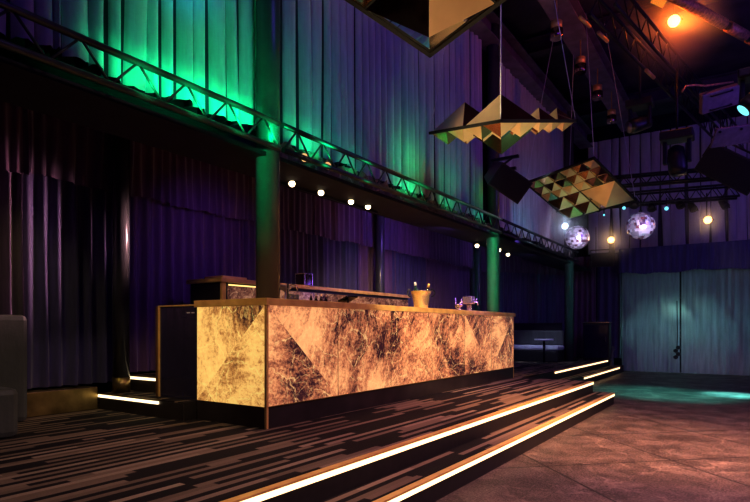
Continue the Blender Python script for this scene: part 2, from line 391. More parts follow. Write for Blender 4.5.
# ------------------------------------------------------------------ drapes
def drape(name, mat, a, b, z0, z1, pitch, amp, label, cat='curtain', group=None, sharp=False, hem=0., seed=1, rows=7, jig=.25, lean=0., nrm=None):
    """one hanging curtain between plan points a and b"""
    r = random.Random(seed); a = Vector(a); b = Vector(b); ln = (b - a).length; t = (b - a) / ln
    nv = Vector((t.y, -t.x)) if nrm is None else Vector(nrm)
    edges = [0.]
    while edges[-1] < ln: edges.append(edges[-1] + pitch * r.uniform(1 - jig * 1.4, 1 + jig * 1.4))
    edges[-1] = ln
    creasew = [r.uniform(.025, .075) for _ in edges]
    us = []; ks = [0, .05, .16, .34, .5, .66, .84, .95] if sharp else [k / 8 for k in range(8)]
    for i in range(len(edges) - 1):
        for k in ks: us.append((edges[i] + (edges[i + 1] - edges[i]) * (k if k not in (.05, .95) else (creasew[i] if k < .5 else 1 - creasew[i + 1])), k, i))
    us.append((ln, 0., len(edges) - 1))
    am = [amp * r.uniform(.55, 1.25) for _ in range(len(edges) + 1)]; ph = [r.uniform(-1, 1) for _ in range(len(edges) + 1)]
    vs = []
    for j in range(rows + 1):
        h = j / rows; z = z0 + (z1 - z0) * h
        for (u, k, i) in us:
            if sharp: off = am[i] * (math.sin(math.pi * k) ** .6) if 0 < k < 1 else -.10 * am[i] / amp
            else: off = am[i] * (.5 * (1 - math.cos(2 * math.pi * k))) ** 1.3
            off *= .75 + .35 * (1 - h)
            uu = u + lean * (1 - h) + .25 * pitch * ph[i] * math.sin(h * 3.0 + i) * (1 - h) * (0 if u in (0, ln) else 1)
            p = a + t * min(max(uu, 0), ln) + nv * off
            zz = z
            if j == 0: zz += hem * (.6 * math.sin(u * 3.1 + seed) + .6 * math.sin(u * 7.7) + r.uniform(-.3, .3)) 
            vs.append((p.x, p.y, zz))
    n = len(us)
    m = MB()
    for j in range(rows):
        for k in range(n - 1):
            i = len(m.f); m.f.append((j * n + k, j * n + k + 1, (j + 1) * n + k + 1, (j + 1) * n + k)); m.sm.append(True)
            m.mi.append(1 if sharp and k % 8 in (0, 7) else 0)  # faces beside each crease take the painted shade
    m.v = vs
    o = m.build(name, [mat, 'cl_shade'], loc=((a.x + b.x) / 2, (a.y + b.y) / 2, z0))
    return tag(o, label, cat, group)

NP = (1, 0)
# upper drapes above the truss (lit green / violet)
up = [(-2.6, .3, 'pale upper drape at the far end of the truss, outside the green wash'),
      (.3, 2.05, 'grey violet upper drape hanging above the truss beside the green wash'),
      (2.05, 4.03, 'brightest green lit upper drape on the near side of the tall column'),
      (4.33, 6.3, 'upper drape with green hem just past the tall dark column'),
      (6.3, 9.5, 'upper drape with green glow above the middle of the truss'),
      (10.0, 12.6, 'violet upper drape beyond the hanging black loudspeaker'),
      (12.6, 15.6, 'dim teal violet upper drape near the stage corner')]
for i, (y0, y1, lb) in enumerate(up):
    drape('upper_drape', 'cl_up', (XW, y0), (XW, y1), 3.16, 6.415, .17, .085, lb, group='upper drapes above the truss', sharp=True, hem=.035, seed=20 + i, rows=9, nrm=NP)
# lower valance and long curtain behind the bar
pal = ['cl_dk2', 'cl_dk', 'cl_dk3', 'cl_dk2', 'cl_dk', 'cl_dk3', 'cl_dk2', 'cl_dk3', 'cl_dk2', 'cl_dk']
segs = [(-2.0, .9), (.9, 2.6), (2.6, 3.75), (3.78, 5.5), (5.5, 6.9), (6.9, 8.25), (8.28, 9.5), (9.5, 10.8), (10.8, 12.5), (12.5, 14.4)]
where = ['beyond the grey armchair, farthest from the bar', 'above the brass baseboard, next to the grey armchair', 'just left of the slim column at the small steps', 'directly behind the dark end panel of the bar',
         'behind the tall column on the bar corner', 'behind the chrome framed box', 'behind the middle slim column', 'behind the champagne bucket', 'behind the chrome tap tower', 'beside the farthest slim column']
for i, ((y0, y1), w) in enumerate(zip(segs, where)):
    drape('long_curtain', pal[i], (XC - .08, y0), (XC - .08, y1 + .05), (.62 if y1 < 3.8 else .71), 2.95, .15, .11, 'long dark purple curtain ' + w, group='long curtains behind the bar', seed=50 + i, rows=6, jig=.12, nrm=NP)
    drape('valance', 'cl_dk2' if i % 2 else 'cl_dk', (XC + .05, y0), (XC + .05, y1 + .05), 2.73, 3.71, .13, .055, 'short purple valance ' + w, cat='valance', group='valances under the mezzanine', hem=.02, seed=80 + i, rows=5, nrm=NP)
drape('long_curtain', 'cl_dk3', (XC - .05, 14.42), (-4.55, 16.95), .4, 2.95, .16, .07, 'long dark navy curtain turning the far corner behind the lounge', group='long curtains behind the bar', seed=66)
drape('valance', 'cl_dk', (XC + .08, 14.42), (-4.5, 16.8), 2.76, 3.71, .13, .05, 'short violet valance turning the far corner above the lounge', cat='valance', group='valances under the mezzanine', seed=95)
drape('long_curtain', 'cl_dk2', (-4.5, 16.95), (-3.75, 16.95), .37, 3.3, .13, .06, 'narrow purple curtain between the lounge corner and the dark cabinet', group='long curtains behind the bar', seed=67)
drape('long_curtain', 'cl_dk3', (-3.75, 17.1), (-3.1, 17.1), .37, 3.4, .16, .05, 'narrow navy curtain under the small black loudspeaker by the stage', group='long curtains behind the bar', seed=68)
# stage curtain (two halves) with valance, tall drapes above
drape('stage_curtain', 'cl_st', (-3.05, YBK), (-1.62, YBK), .03, 3.2, .17, .05, 'sheer grey stage curtain half beside the dark cabinet, lit teal', group='stage curtain halves', seed=31, rows=8)
drape('stage_curtain', 'cl_st', (-1.58, YBK), (.9, YBK), .03, 3.2, .17, .05, 'sheer grey stage curtain half on the open side, reaching the picture edge', group='stage curtain halves', seed=32, rows=8)
drape('stage_valance', 'cl_val', (-3.1, YBK - .16), (.9, YBK - .16), 2.72, 3.42, .16, .05, 'navy blue valance across the top of the stage curtain', cat='valance', hem=.03, seed=33, rows=4)
for i, (x0, x1, w) in enumerate([(-4.0, -2.6, 'in the corner behind the smaller mirror ball'), (-2.6, -.9, 'behind the larger mirror ball'), (-.9, 1.4, 'behind the amber lamp and black loudspeaker')]):
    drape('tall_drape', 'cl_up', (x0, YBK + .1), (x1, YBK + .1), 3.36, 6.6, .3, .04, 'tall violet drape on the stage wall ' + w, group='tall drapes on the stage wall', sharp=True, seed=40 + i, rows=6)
# scissor lattice standing behind the sheer curtain
for i, xc in enumerate((-2.72, -2.0, -1.28, -.56)):
    t = empty('scissor_lattice', (xc, YBK + .12, 0), ['crossed lattice shadowed through the stage curtain, nearest the dark cabinet', 'crossed lattice glowing through the curtain before its opening',
        'crossed lattice glowing through the curtain past its opening', 'crossed lattice shadowed through curtain at the picture edge'][i], 'lattice', 'lattices behind the stage curtain')
    for z in (.55, 1.6):
        for sgn in (1, -1):
            m = MB(); m.tube([(-.34 * sgn, .05 * sgn, z - .5), (.34 * sgn, .04 * sgn, z + .5)], .034, 8); part(m, 'cross_bar', 'black', t)
# tie cord with knots on the opening
t = empty('curtain_tie', at(677, 352, Y=YBK - .2), 'dark knotted cord hanging at the opening of the stage curtain', 'cord')
m = MB(); m.tube([(0, 0, 1.35), (.01, 0, .4), (-.01, 0, -.12)], .012, 8); part(m, 'cord', 'black', t)
m = MB()
for k in range(4): m.lathe([(.01, -.06), (.055, -.03), (.06, .02), (.01, .05)], 10, Matrix.Translation((.03 * (-1) ** k, 0, .12 - .085 * k)))
part(m, 'tassel', 'black', t)

# ------------------------------------------------------------------ columns
def column(x, y, r, z0, z1, label, sleeve=None):
    t = empty('round_column', (x, y, z0), label, 'column', 'round columns')
    m = MB(); m.lathe([(r, sleeve or 0), (r, (z1 - z0))], 32); part(m, 'shaft', 'column', t)
    if sleeve: m = MB(); m.lathe([(r * 1.06, 0), (r * 1.06, sleeve)], 32); part(m, 'base_sleeve', 'brassd', t, 'dull brass sleeve')
    return t
c1 = at(268, 300, X=-3.95)
column(-3.95, c1.y, .117, 1.484, 7.3, 'thick round column rising from the bar corner to the roof')
c4 = at(493, 300, X=-3.98); column(-3.98, c4.y, .117, PL, 7.3, 'green lit thick column at the far end of the bar')
c6 = at(569, 300, X=-3.95); column(-3.95, c6.y, .115, PL, 7.3, 'teal thick column beside the lounge and distant step lights')
column(-5.69, 3.50, .086, PL + .17, 3.72, 'slim dim column standing on the small lit steps', .16)
c3 = at(380, 300, X=-5.74); column(-5.74, c3.y, .085, .70, 3.72, 'slim dark column behind the middle of the bar')
c5 = at(478, 300, X=-5.74); column(-5.74, c5.y, .085, PL, 3.72, 'slim green tinted column behind the chrome tap tower')

# ------------------------------------------------------------------ lattice truss along the columns
XT = -3.775; ZT, ZB = 3.19, 2.95
def truss_bay(y0, y1, label, n):
    t = empty('lattice_truss', (XT, y0, ZB), label, 'truss', 'lattice truss bays')
    ln = y1 - y0; h = ZT - ZB
    for (x, z, r) in ((0, h, .026), (0, 0, .026)):
        m = MB(); m.tube([(x, 0, z), (x, ln, z)], r, 10); part(m, 'chord', 'truss', t)
    p = ln / n
    for k in range(n):
        m = MB(); m.tube([(0, k * p, 0), (0, (k + .5) * p, h)], .010, 6); part(m, 'brace', 'truss', t)
        m = MB(); m.tube([(0, (k + .5) * p, h), (0, (k + 1) * p, 0)], .010, 6); part(m, 'brace', 'truss', t)
truss_bay(-1.6, 3.95, 'lattice truss bay left of the tall column over the small steps', 13)
truss_bay(4.0, 9.68, 'lattice truss bay above the bar between two thick columns', 14)
truss_bay(9.75, 15.0, 'lattice truss bay beyond the bar toward the stage', 13)
# gantry slab behind it
slab('ceiling_gantry', (-4.55, -3, 2.88), (-3.88, 16.9, 2.92), 'dark')
slab('wall_gantry', (-4.55, -3, 2.92), (-4.50, 16.9, 3.90), 'dark')
# ruched lining gathered behind the truss
for i, (y0, y1, lb) in enumerate([(4.1, 6.9, 'crumpled brown lining gathered behind the truss next to the tall column'), (6.9, 9.7, 'crumpled brown lining gathered behind the truss toward the loudspeaker')]):
    r = random.Random(i); m = MB(); vs = []; n = 70
    for j in range(6):
        for k in range(n + 1):
            vs.append((-3.98 - .04 * r.random() - .03 * math.sin(k * 1.1 + j), y0 + (y1 - y0) * k / n + r.uniform(-.01, .01), 2.95 + j * .036 + (r.uniform(-.03, .03) if j == 5 else 0)))
    m.add(vs, [(j * (n + 1) + k, j * (n + 1) + k + 1, (j + 1) * (n + 1) + k + 1, (j + 1) * (n + 1) + k) for j in range(5) for k in range(n)])
    tag(m.build('ruched_lining', 'cl_ruff', loc=(-3.98, y0, 2.95)), lb, 'lining', 'brown linings behind the truss')

# ------------------------------------------------------------------ bar
bar = empty('bar_counter', (XB, YB0, PL), 'long bar counter clad in glowing backlit brown marble', 'bar counter')
Lb = YB1 - YB0; W_ = XB - XE
m = MB(); m.box((-W_, .0, 0), (0, Lb, .185), .004); part(m, 'plinth', 'plinth', bar, 'dark metal plinth')
m = MB(); m.box((-W_ + .03, .03, .185), (-.03, Lb - .03, 1.06)); part(m, 'carcass', 'black', bar)
def panel(origin, du, wid, z0, z1, mat, seed, diag):
    """two stone triangles, each with its own cut of the slab"""
    r = random.Random(seed); m = MB(); nrm = Vector(du).cross(Vector((0, 0, 1)))
    P = lambda u, z: Vector(origin) + Vector(du) * u + Vector((0, 0, z)) + nrm * 0
    e = .004
    corners = [(e, z0), (wid - e, z0), (wid - e, z1), (e, z1)]
    tris = [(0, 1, 2), (0, 2, 3)] if diag == 1 else ([(0, 1, 3), (1, 2, 3)] if diag == 2 else [(0, 1, 2, 3)])
    for tr in tris:
        a = r.uniform(0, 6.28); ox, oy = r.uniform(0, 40), r.uniform(0, 40); ca, sa = math.cos(a), math.sin(a)
        m.face([P(*corners[i]) for i in tr], [(ox + ca * corners[i][0] - sa * corners[i][1], oy + sa * corners[i][0] + ca * corners[i][1]) for i in tr])
    return m
np_ = 6; pw = Lb / np_
for k in range(np_):
    part(panel((0.004, k * pw, 0), (0, 1, 0), pw, .185, 1.06, 'marbF', 130 + k, [2, 1, 2, 1, 2, 1][k]), 'marble_panel', 'marbF', bar)
part(panel((-W_, -.004, 0), (1, 0, 0), W_ - .012, .185, 1.06, 'marbE', 207, 1), 'marble_panel', 'marbE', bar, 'golden marble end panel')
part(panel((0, Lb + .004, 0), (-1, 0, 0), W_, .185, 1.06, 'marbF', 209, 2), 'marble_panel', 'marbF', bar)
m = MB(); m.box((-.012, -.014, 0), (.014, .012, 1.06), .003); part(m, 'corner_trim', 'brass', bar, 'brass corner trim')
m = MB(); m.box((-.01, Lb - .004, .0), (.008, Lb + .010, 1.06), .003); part(m, 'corner_trim', 'brass', bar, 'brass corner trim')
m = MB(); m.box((0.0, .014, .181), (.012, Lb, .190), .002); part(m, 'base_trim', 'brassd', bar)
zt = PL + 1.06
wt = empty('bar_worktop', (XB, YB0, zt), 'brass edged worktop along the top of the marble bar', 'worktop')
m = MB(); m.box((-W_ - .02, -.025, 0), (.025, Lb + .05, .062), .004); part(m, 'edge_band', 'brass', wt, 'polished brass edge')
# dark gloss end panel with brass frame
e0 = at(160, 306, Y=YB0 + .02)
t = empty('end_panel', (-4.375, YB0 + .02, PL + .171), 'glossy near-black side panel with a brass frame beside the bar end', 'panel')
wE = -4.375 - e0.x
m = MB(); m.box((-wE, 0, 0), (0, .17, .904), .004); part(m, 'board', 'gloss', t)
m = MB(); m.box((-wE - .022, -.012, 0), (-wE + .004, .05, .919), .003); m.box((-wE, -.012, .904), (0, .05, .919), .003); part(m, 'frame', 'brass', t, 'brass frame')
m = MB(); m.box((-wE - .075, .0, .0), (-wE - .022, .16, .91), .004); part(m, 'side_post', 'wood', t)
m = MB(); m.box((-.16, -.004, .835), (-.115, .0, .845)); m.box((-.09, -.004, .835), (-.05, .0, .845)); part(m, 'indicator', 'white', t)

# back counter on the raised floor
bk0 = at(222, 278, X=-5.03); bk1 = at(408, 295, X=-5.03)
ZK = 1.80
t = empty('back_counter', (-5.03, bk0.y, .70), 'raised back counter with dim marble front and lit brass top', 'back counter')
lk = bk1.y - bk0.y; hk = ZK - .70
m = MB(); m.box((-.56, 0, 0), (0, lk, hk - .05), .004); part(m, 'carcass', 'black', t)
mb = MB()
for k in range(4): 
    q = panel((.006, .07 + k * (lk - .07) / 4, 0), (0, 1, 0), (lk - .07) / 4, .3, hk - .09, 'marbD', 300 + k, 1 + k % 2)
    part(q, 'marble_panel', 'marbD', t)
m = MB(); m.box((-.60, -.03, hk - .05), (.03, lk + .03, hk), .004); part(m, 'top', 'brass', t, 'brass top')
m = MB(); m.box((.004, .09, hk - .085), (.014, lk * .22, hk - .068)); part(m, 'light_strip', 'ledl', t)
m = MB(); m.box((-.02, -.012, .2), (.012, .05, hk - .05), .003); part(m, 'corner_trim', 'brass', t)
p = at(224, 276, X=-5.30)
t = empty('brass_tray', (p.x, p.y, ZK), 'small low brass tray on the near end of the back counter', 'tray')
m = MB(); m.box((-.16, -.16, 0), (.16, .22, .012), .004)
for a, b in (((-.16, -.16, .012), (-.148, .22, .04)), ((.148, -.16, .012), (.16, .22, .04)), ((-.16, -.16, .012), (.16, -.148, .04)), ((-.16, .208, .012), (.16, .22, .04))): m.box(a, b, .003)
part(m, 'tray_body', 'brass', t)

# ------------------------------------------------------------------ things on the bar
zw = zt + .062
def on_bar(px, x=-3.75): q = at(px, 300, X=x); return Vector((x, q.y, zw))
# champagne bucket
b = empty('champagne_bucket', on_bar(421, -3.72), 'flared gold champagne bucket with side handles on the bar', 'bucket')
m = MB(); m.lathe([(.085, 0), (.092, .008), (.098, .05), (.118, .17), (.140, .235), (.146, .24), (.138, .236), (.112, .17), (.09, .05), (.0, .03)], 36); part(m, 'bowl', 'bucket', b)
for sg in (1, -1):
    m = MB(); dirv = RT * sg
    pts = []
    for k in range(9):
        a = math.pi * (k / 8) - math.pi / 2
        pts.append(tuple(dirv * (.135 + .05 * math.cos(a)) + Vector((0, 0, .215 + .05 * math.sin(a)))))
    m.tube(pts, .010, 8); part(m, 'handle', 'black', b)
def bottle(loc, label, mat, s=1., tilt=(0, 0), group=None):
    q = Euler((tilt[0], tilt[1], 0)).to_quaternion()
    t = empty('bottle', loc, label, 'bottle', group, q)
    m = MB(); m.lathe([(.03 * s, 0), (.040 * s, .005), (.041 * s, .17 * s), (.034 * s, .205 * s), (.0155 * s, .245 * s), (.0145 * s, .30 * s)], 20); part(m, 'glass_body', mat, t)
    m = MB(); m.lathe([(.017 * s, .27 * s), (.018 * s, .318 * s), (.010 * s, .322 * s)], 16); part(m, 'foil_cap', 'label' if mat == 'glass' else 'brass', t)
    m = MB(); m.lathe([(.0418 * s, .05), (.0418 * s, .13 * s)], 20); part(m, 'paper_label', 'label', t)
    return t
bb = b.location
bottle(bb - RT * .04 - FW * .03 + Vector((0, 0, .045)), 'green bottle with pale neck standing in the gold bucket', 'glass', 1.0, (.1, -.1))
bottle(bb + RT * .03 + Vector((0, 0, .045)), 'dark bottle leaning on the rim of the gold bucket', 'gdark', .95, (0, .3))
# chrome tap tower
t = empty('tap_tower', on_bar(469, -3.72), 'chrome tap tower with boxy head standing on the bar end', 'tap')
m = MB(); m.lathe([(.07, 0), (.07, .012), (.045, .02), (.04, .12)], 20); part(m, 'pedestal', 'steel', t)
m = MB(); m.box((-.075, -.075, .12), (.075, .075, .245), .012); part(m, 'head', 'steel', t)
for sg in (-1, 1):
    m = MB(); m.tube([RT * sg * .07 + Vector((0, 0, .15)), RT * sg * .14 + Vector((0, 0, .15)), RT * sg * .14 + Vector((0, 0, .10))], .011, 8); part(m, 'spout', 'steel', t)
    m = MB(); m.tube([RT * sg * .11 + Vector((0, 0, .155)), RT * sg * .125 + Vector((0, 0, .205))], .009, 8); part(m, 'lever', 'steel', t)
t = empty('juice_press', on_bar(459.5, -3.72), 'small chrome hand press beside the tap tower', 'press')
m = MB(); m.lathe([(.05, 0), (.05, .01), (.02, .015), (.018, .06), (.05, .075), (.055, .10), (.045, .11)], 18); part(m, 'cup', 'steel', t)
m = MB(); m.tube([(0, 0, .02), (-.05, -.03, .06), (-.055, -.035, .20)], .009, 8); part(m, 'handle', 'steel', t)
# tablet till
p = at(351, 303, X=-3.62)
t = empty('till_screen', (-3.66, p.y, zw), 'dark tilted till screen lying low on the bar', 'screen')
m = MB(); T = Matrix.Rotation(R(-22), 4, 'Y'); m.box((-.075, -.095, .0), (.075, .095, .018), .006, Matrix.Translation((0, 0, .05)) @ T); part(m, 'panel', 'screen', t)
m = MB(); m.box((-.05, -.05, 0), (.05, .05, .012), .004); m.tube([(0, 0, .01), (0, 0, .05)], .012, 8); part(m, 'stand', 'black', t)
# chrome framed box, dish, tap, bottles on the inner side
p = at(304, 288, X=-5.2)
t = empty('napkin_box', (-5.2, p.y, ZK), 'dark box in a chrome frame standing on the back counter past the tall column', 'box')
hB = .185
m = MB(); m.box((-.075, -.075, .02), (.075, .075, hB - .015), .004); part(m, 'case', 'gdark', t)
for sx in (-1, 1):
    for sy in (-1, 1):
        m = MB(); m.box((sx * .08 - .009, sy * .08 - .009, 0), (sx * .08 + .009, sy * .08 + .009, hB), .003); part(m, 'frame_post', 'steel', t)
m = MB(); m.box((-.09, -.09, hB - .014), (.09, .09, hB), .004); part(m, 'lid', 'steel', t)
p = at(285.5, 285, X=-4.1)
t = empty('cocktail_glass', (-4.1, p.y, zw), 'wide shallow pale glass on a stem beside the tall column', 'glass')
m = MB(); m.lathe([(.05, 0), (.05, .006), (.008, .012), (.007, .12), (.03, .135), (.085, .185), (.088, .195), (.07, .17), (.0, .14)], 24); part(m, 'bowl', 'white', t)
p = at(282, 290, X=-4.0)
t = empty('bar_tap', (-3.99, at(288, 290, X=-3.99).y, zw), 'slim chrome tap post between the column and the framed box', 'tap')
m = MB(); m.lathe([(.028, 0), (.028, .012), (.012, .016), (.012, .20)], 14); part(m, 'post', 'steel', t)
m = MB(); m.tube([(0, 0, .17), (.03, .03, .19), (.06, .06, .18), (.07, .07, .13)], .008, 8); part(m, 'spout', 'steel', t)
for i, px in enumerate((291, 296)):
    p = at(px, 290, X=-3.95)
    t = empty('tumbler', (-3.96, p.y, zw), ['short clear tumbler nearest the tap post', 'short clear tumbler against the framed box'][i], 'glass', 'tumblers on the bar')
    m = MB(); m.lathe([(.030, 0), (.036, .005), (.040, .09), (.036, .09), (.032, .012), (0, .010)], 18); part(m, 'cup', 'gclear', t)
for i, px in enumerate((311, 316, 321, 326)):
    p = at(px, 290, X=-4.2)
    bottle((-4.2, p.y, zw), ['short dark bottle next to the framed box', 'short dark bottle, second from the framed box', 'short dark bottle, third from the framed box', 'short dark bottle nearest the till screen'][i], 'gdark', .42, group='short bottles on the bar')

# ------------------------------------------------------------------ lounge chair at the near end
t = empty('tub_armchair', (-5.2, 1.75, PL), 'grey leather tub armchair with tall back, cut by the picture edge', 'armchair')
m = MB(); m.box((-.33, -.46, .0), (.38, .36, .39), .05); part(m, 'seat', 'chair', t)
m = MB(); m.box((-.59, -.75, 0), (-.335, .75, .985), .05); part(m, 'backrest', 'chair', t)
m = MB(); m.box((-.33, -.75, 0), (.34, -.47, .58), .05); part(m, 'armrest', 'chair', t)

# ------------------------------------------------------------------ far lounge
t = empty('half_wall', (-4.9, 14.75, PL), 'dark low partition behind the lounge seats', 'partition')
m = MB(); m.box((-.85, 0, 0), (.78, .08, .98), .01); part(m, 'panel', 'dark', t)
m = MB(); m.box((-.87, -.01, .98), (.80, .09, 1.0), .004); part(m, 'cap_rail', 'black', t)
t = empty('lounge_bench', (-4.75, 14.4, PL), 'dark lounge bench with a pale cushion top by the low partition', 'bench')
m = MB(); m.box((-.9, -.3, 0), (.72, .28, .30), .03); part(m, 'base', 'blackp', t)
m = MB(); m.box((-.9, .14, .42), (.72, .30, .80), .04); part(m, 'backrest', 'chair', t)
m = MB(); m.box((-.9, -.32, .30), (.74, .26, .42), .04); part(m, 'seat', 'cushion', t, 'pale grey seat cushion')
p = at(544, 340, Y=13.5)
t = empty('lounge_table', (p.x, p.y, PL), 'small white pedestal table in the lounge beyond the bar', 'table')
m = MB(); m.lathe([(.22, .56), (.23, .57), (.23, .595), (.22, .60)], 28); part(m, 'table_top', 'white', t)
m = MB(); m.lathe([(.03, .02), (.03, .56)], 14); part(m, 'leg', 'black', t)
m = MB(); m.lathe([(.2, 0), (.2, .012), (.04, .03)], 20); part(m, 'base', 'black', t)
# dark cabinet by the stage
p0 = at(583, 322, Y=15.9); p1 = at(609, 322, Y=15.9)
t = empty('equipment_cabinet', (p0.x, 15.9, PL), 'tall black equipment cabinet with pale top edge by the stage curtain', 'cabinet')
wc = p1.x - p0.x
m = MB(); m.box((0, 0, 0), (wc, .3, 1.0), .006); part(m, 'body', 'blackp', t)
m = MB(); m.box((-.02, -.02, 1.0), (wc + .02, .32, 1.03), .004); part(m, 'top', 'steel', t, 'pale metal top')
m = MB(); m.box((.03, -.012, .06), (wc - .03, 0, .95), .004); d_ = part(m, 'door', 'gloss', t)
m = MB(); m.tube([(wc - .08, -.03, .5), (wc - .08, -.03, .62)], .008, 8); q = MB.build(m, 'handle', 'steel'); q.parent = d_
p = at(616, 370, Y=16.6)
t = empty('rope_post', (p.x - .05, 16.3, ST if p.x - .05 > -3.3 else PL), 'short dark bollard at the end of the distant step lights', 'bollard')
m = MB(); m.lathe([(.10, 0), (.10, .02), (.05, .04), (.045, .40), (.08, .43), (.085, .5), (.05, .55)], 18); part(m, 'post', 'column', t)

# ------------------------------------------------------------------ loudspeakers
def speaker(loc, size, rotz, tilt, label, wedge=.2, bracket=True, roll=0., top=None):
    q = (Euler((0, 0, rotz)).to_matrix().to_4x4() @ Euler((tilt, 0, 0)).to_matrix().to_4x4()).to_quaternion()
    from mathutils import Quaternion
    q = Quaternion(FW, roll) @ q
    t = empty('loudspeaker', loc, label, 'loudspeaker', None, q)
    w, d, h = size   # front faces -y
    m = MB(); k = 1 - wedge
    vs = [(-w / 2, -d / 2, -h / 2), (w / 2, -d / 2, -h / 2), (w / 2 * k, d / 2, -h / 2 * k), (-w / 2 * k, d / 2, -h / 2 * k), (-w / 2, -d / 2, h / 2), (w / 2, -d / 2, h / 2), (w / 2 * k, d / 2, h / 2 * k), (-w / 2 * k, d / 2, h / 2 * k)]
    m.add(vs, [(3, 2, 1, 0), (4, 5, 6, 7), (0, 1, 5, 4), (1, 2, 6, 5), (2, 3, 7, 6), (3, 0, 4, 7)]); part(m, 'cabinet', 'blackp', t)
    m = MB(); m.box((-w / 2 + .02, -d / 2 - .02, -h / 2 + .02), (w / 2 - .02, -d / 2, h / 2 - .02), .008); part(m, 'grille', 'grille', t)
    if bracket:
        m = MB(); m.box((-w / 2 - .03, -.03, -.02), (-w / 2 - .006, .03, h / 2 + .08)); m.box((w / 2 + .006, -.03, -.02), (w / 2 + .03, .03, h / 2 + .08)); m.box((-w / 2 - .03, -.03, h / 2 + .07), (w / 2 + .03, .03, h / 2 + .10)); part(m, 'bracket', 'black', t)
    if top:
        iq = q.inverted(); r_ = MB()
        for sx in (-.3, .3):
            a = Vector((sx * w, 0, h * .3)); b_ = q @ a; m = MB(); m.tube([a, iq @ Vector((b_.x, b_.y, top - loc[2]))], .01, 6); part(m, 'hanging_chain', 'black', t)
    return t
sp = at(505, 180, X=-3.55)
speaker(sp, (.66, .60, .42), R(52), R(20), 'black loudspeaker hung on the green lit column, tilted down', .25, False, R(28))
m = MB(); a0 = sp + Vector((0, 0, .27))
t = empty('loudspeaker_bracket', (-3.84, sp.y + .1, sp.z + .18), 'black steel arm holding the loudspeaker to the column', 'bracket')
m.box((0, -.03, 0), (.45, .03, .05), .004); m.box((.0, -.03, .2), (.50, .03, .25), .004); m.tube([(0, 0, 0), (.4, 0, .22)], .02, 6); part(m, 'arm', 'black', t)
sp = at(731, 168, d=10.5)
speaker(sp, (1.05, .35, .55), R(12), R(40), 'large black loudspeaker flown high under the dark lighting truss', .12, top=5.5, roll=R(38))
sp = at(602.5, 260, Y=16.2)
speaker(sp, (.56, .4, .38), R(12), R(5), 'small black loudspeaker hung above the equipment cabinet', .1, top=4.0)

# ------------------------------------------------------------------ mirrored pyramid pendants
def pyramids(m, A, E1, E2, nrm, sub, hgt, seed, order=None):
    """facets over one square cell split sub x sub; A corner, E1/E2 edges, nrm outward"""
    r = random.Random(seed)
    for i in range(sub):
        for j in range(sub):
            p00 = A + E1 * (i / sub) + E2 * (j / sub); p10 = p00 + E1 / sub; p01 = p00 + E2 / sub; p11 = p10 + E2 / sub
            e = .03; c = (p00 + p11) / 2
            p00, p10, p01, p11 = [c + (p - c) * (1 - e) for p in (p00, p10, p01, p11)]
            ap = c + nrm * (hgt / sub)
            for q, (a, b) in enumerate(((p00, p10), (p10, p11), (p11, p01), (p01, p00))):
                m.cur = order[q] if order else r.choice((0, 0, 1, 1, 2))  # tint per facet stands in for what it reflects
                m.face([a, b, ap])
def pendant(A, e1, e2, S_, k, label, top, bot, hb, ht, seed, ceil=6.9, order=None, torder=None, q3=None):
    """A: pixel corner and depth; e1, e2: edge vectors in pixels (x right, y down, depth)."""
    px, py, d = A; P0 = at(px, py, d=d)
    # depths of the two neighbouring corners for which the pane is a true square
    a, b = e1[2] * d / F, e2[2] * d / F
    ed = lambda e, z: at(px + e[0], py + e[1], d=d + z) - P0
    def res(a, b):
        u, v = ed(e1, a), ed(e2, b); return u.dot(v), u.dot(u) - v.dot(v)
    for _ in range(30):
        h = 1e-5; f0 = res(a, b); fa = res(a + h, b); fb = res(a, b + h)
        J = Matrix((((fa[0] - f0[0]) / h, (fb[0] - f0[0]) / h), ((fa[1] - f0[1]) / h, (fb[1] - f0[1]) / h)))
        st = J.inverted() @ Vector(f0); a -= max(-.2, min(.2, st[0])); b -= max(-.2, min(.2, st[1]))
    E1 = ed(e1, a) * k; E2 = ed(e2, b) * k; S_ = E1.length
    nz = E1.cross(E2).normalized()
    if nz.z < 0: nz = -nz
    C = P0 + (E1 + E2) / 2
    t = empty('mirror_pendant', C, label, 'pendant lamp', 'mirrored pyramid pendants')
    O = -(E1 + E2) / 2
    fr = MB(); b_ = .022
    f = .018
    def bar(a, b, r):
        u = (b - a).normalized(); v = nz.cross(u); q = [a - u * r + v * r - nz * r, a - u * r - v * r - nz * r, a - u * r - v * r + nz * r, a - u * r + v * r + nz * r]
        w = [p + (b - a) + u * 2 * r for p in q]
        fr.add(q + w, [(3, 2, 1, 0), (4, 5, 6, 7), (0, 1, 5, 4), (1, 2, 6, 5), (2, 3, 7, 6), (3, 0, 4, 7)])
    A0, A1, A2, A3 = O, O + E1, O + E1 + E2, O + E2
    for a, b in ((A0, A1), (A1, A2), (A2, A3), (A3, A0)): bar(a, b, f)
    bar((A0 + A1) / 2, (A2 + A3) / 2, .008); bar((A1 + A2) / 2, (A3 + A0) / 2, .008)
    part(fr, 'frame', 'frame', t, 'thin black frame')
    for side, lay, h in ((1, top, ht), (-1, bot, hb)):
        for q, sub in enumerate(lay):
            i, j = q % 2, q // 2
            m = MB(); pyramids(m, O + E1 * (i / 2) + E2 * (j / 2) + nz * .006 * side, E1 / 2, E2 / 2, nz * side, sub, h, seed + q + (10 if side < 0 else 0), torder if side > 0 else (order if q == 0 else (q3 if q == 3 else None)))
            part(m, 'mirror_facets', ['goldb', 'gold', 'mbrown', 'clear'], t)
    for (u, v) in ((0, 0), (1, 0), (0, 1), (1, 1)):
        p = O + E1 * u + E2 * v
        inward = Vector((-p.x * .55, -p.y * .55, 0))
        m = MB(); m.tube([p, p + inward + Vector((0, 0, ceil - (C + p).z))], .005, 6); part(m, 'wire', 'wire', t)
    return t
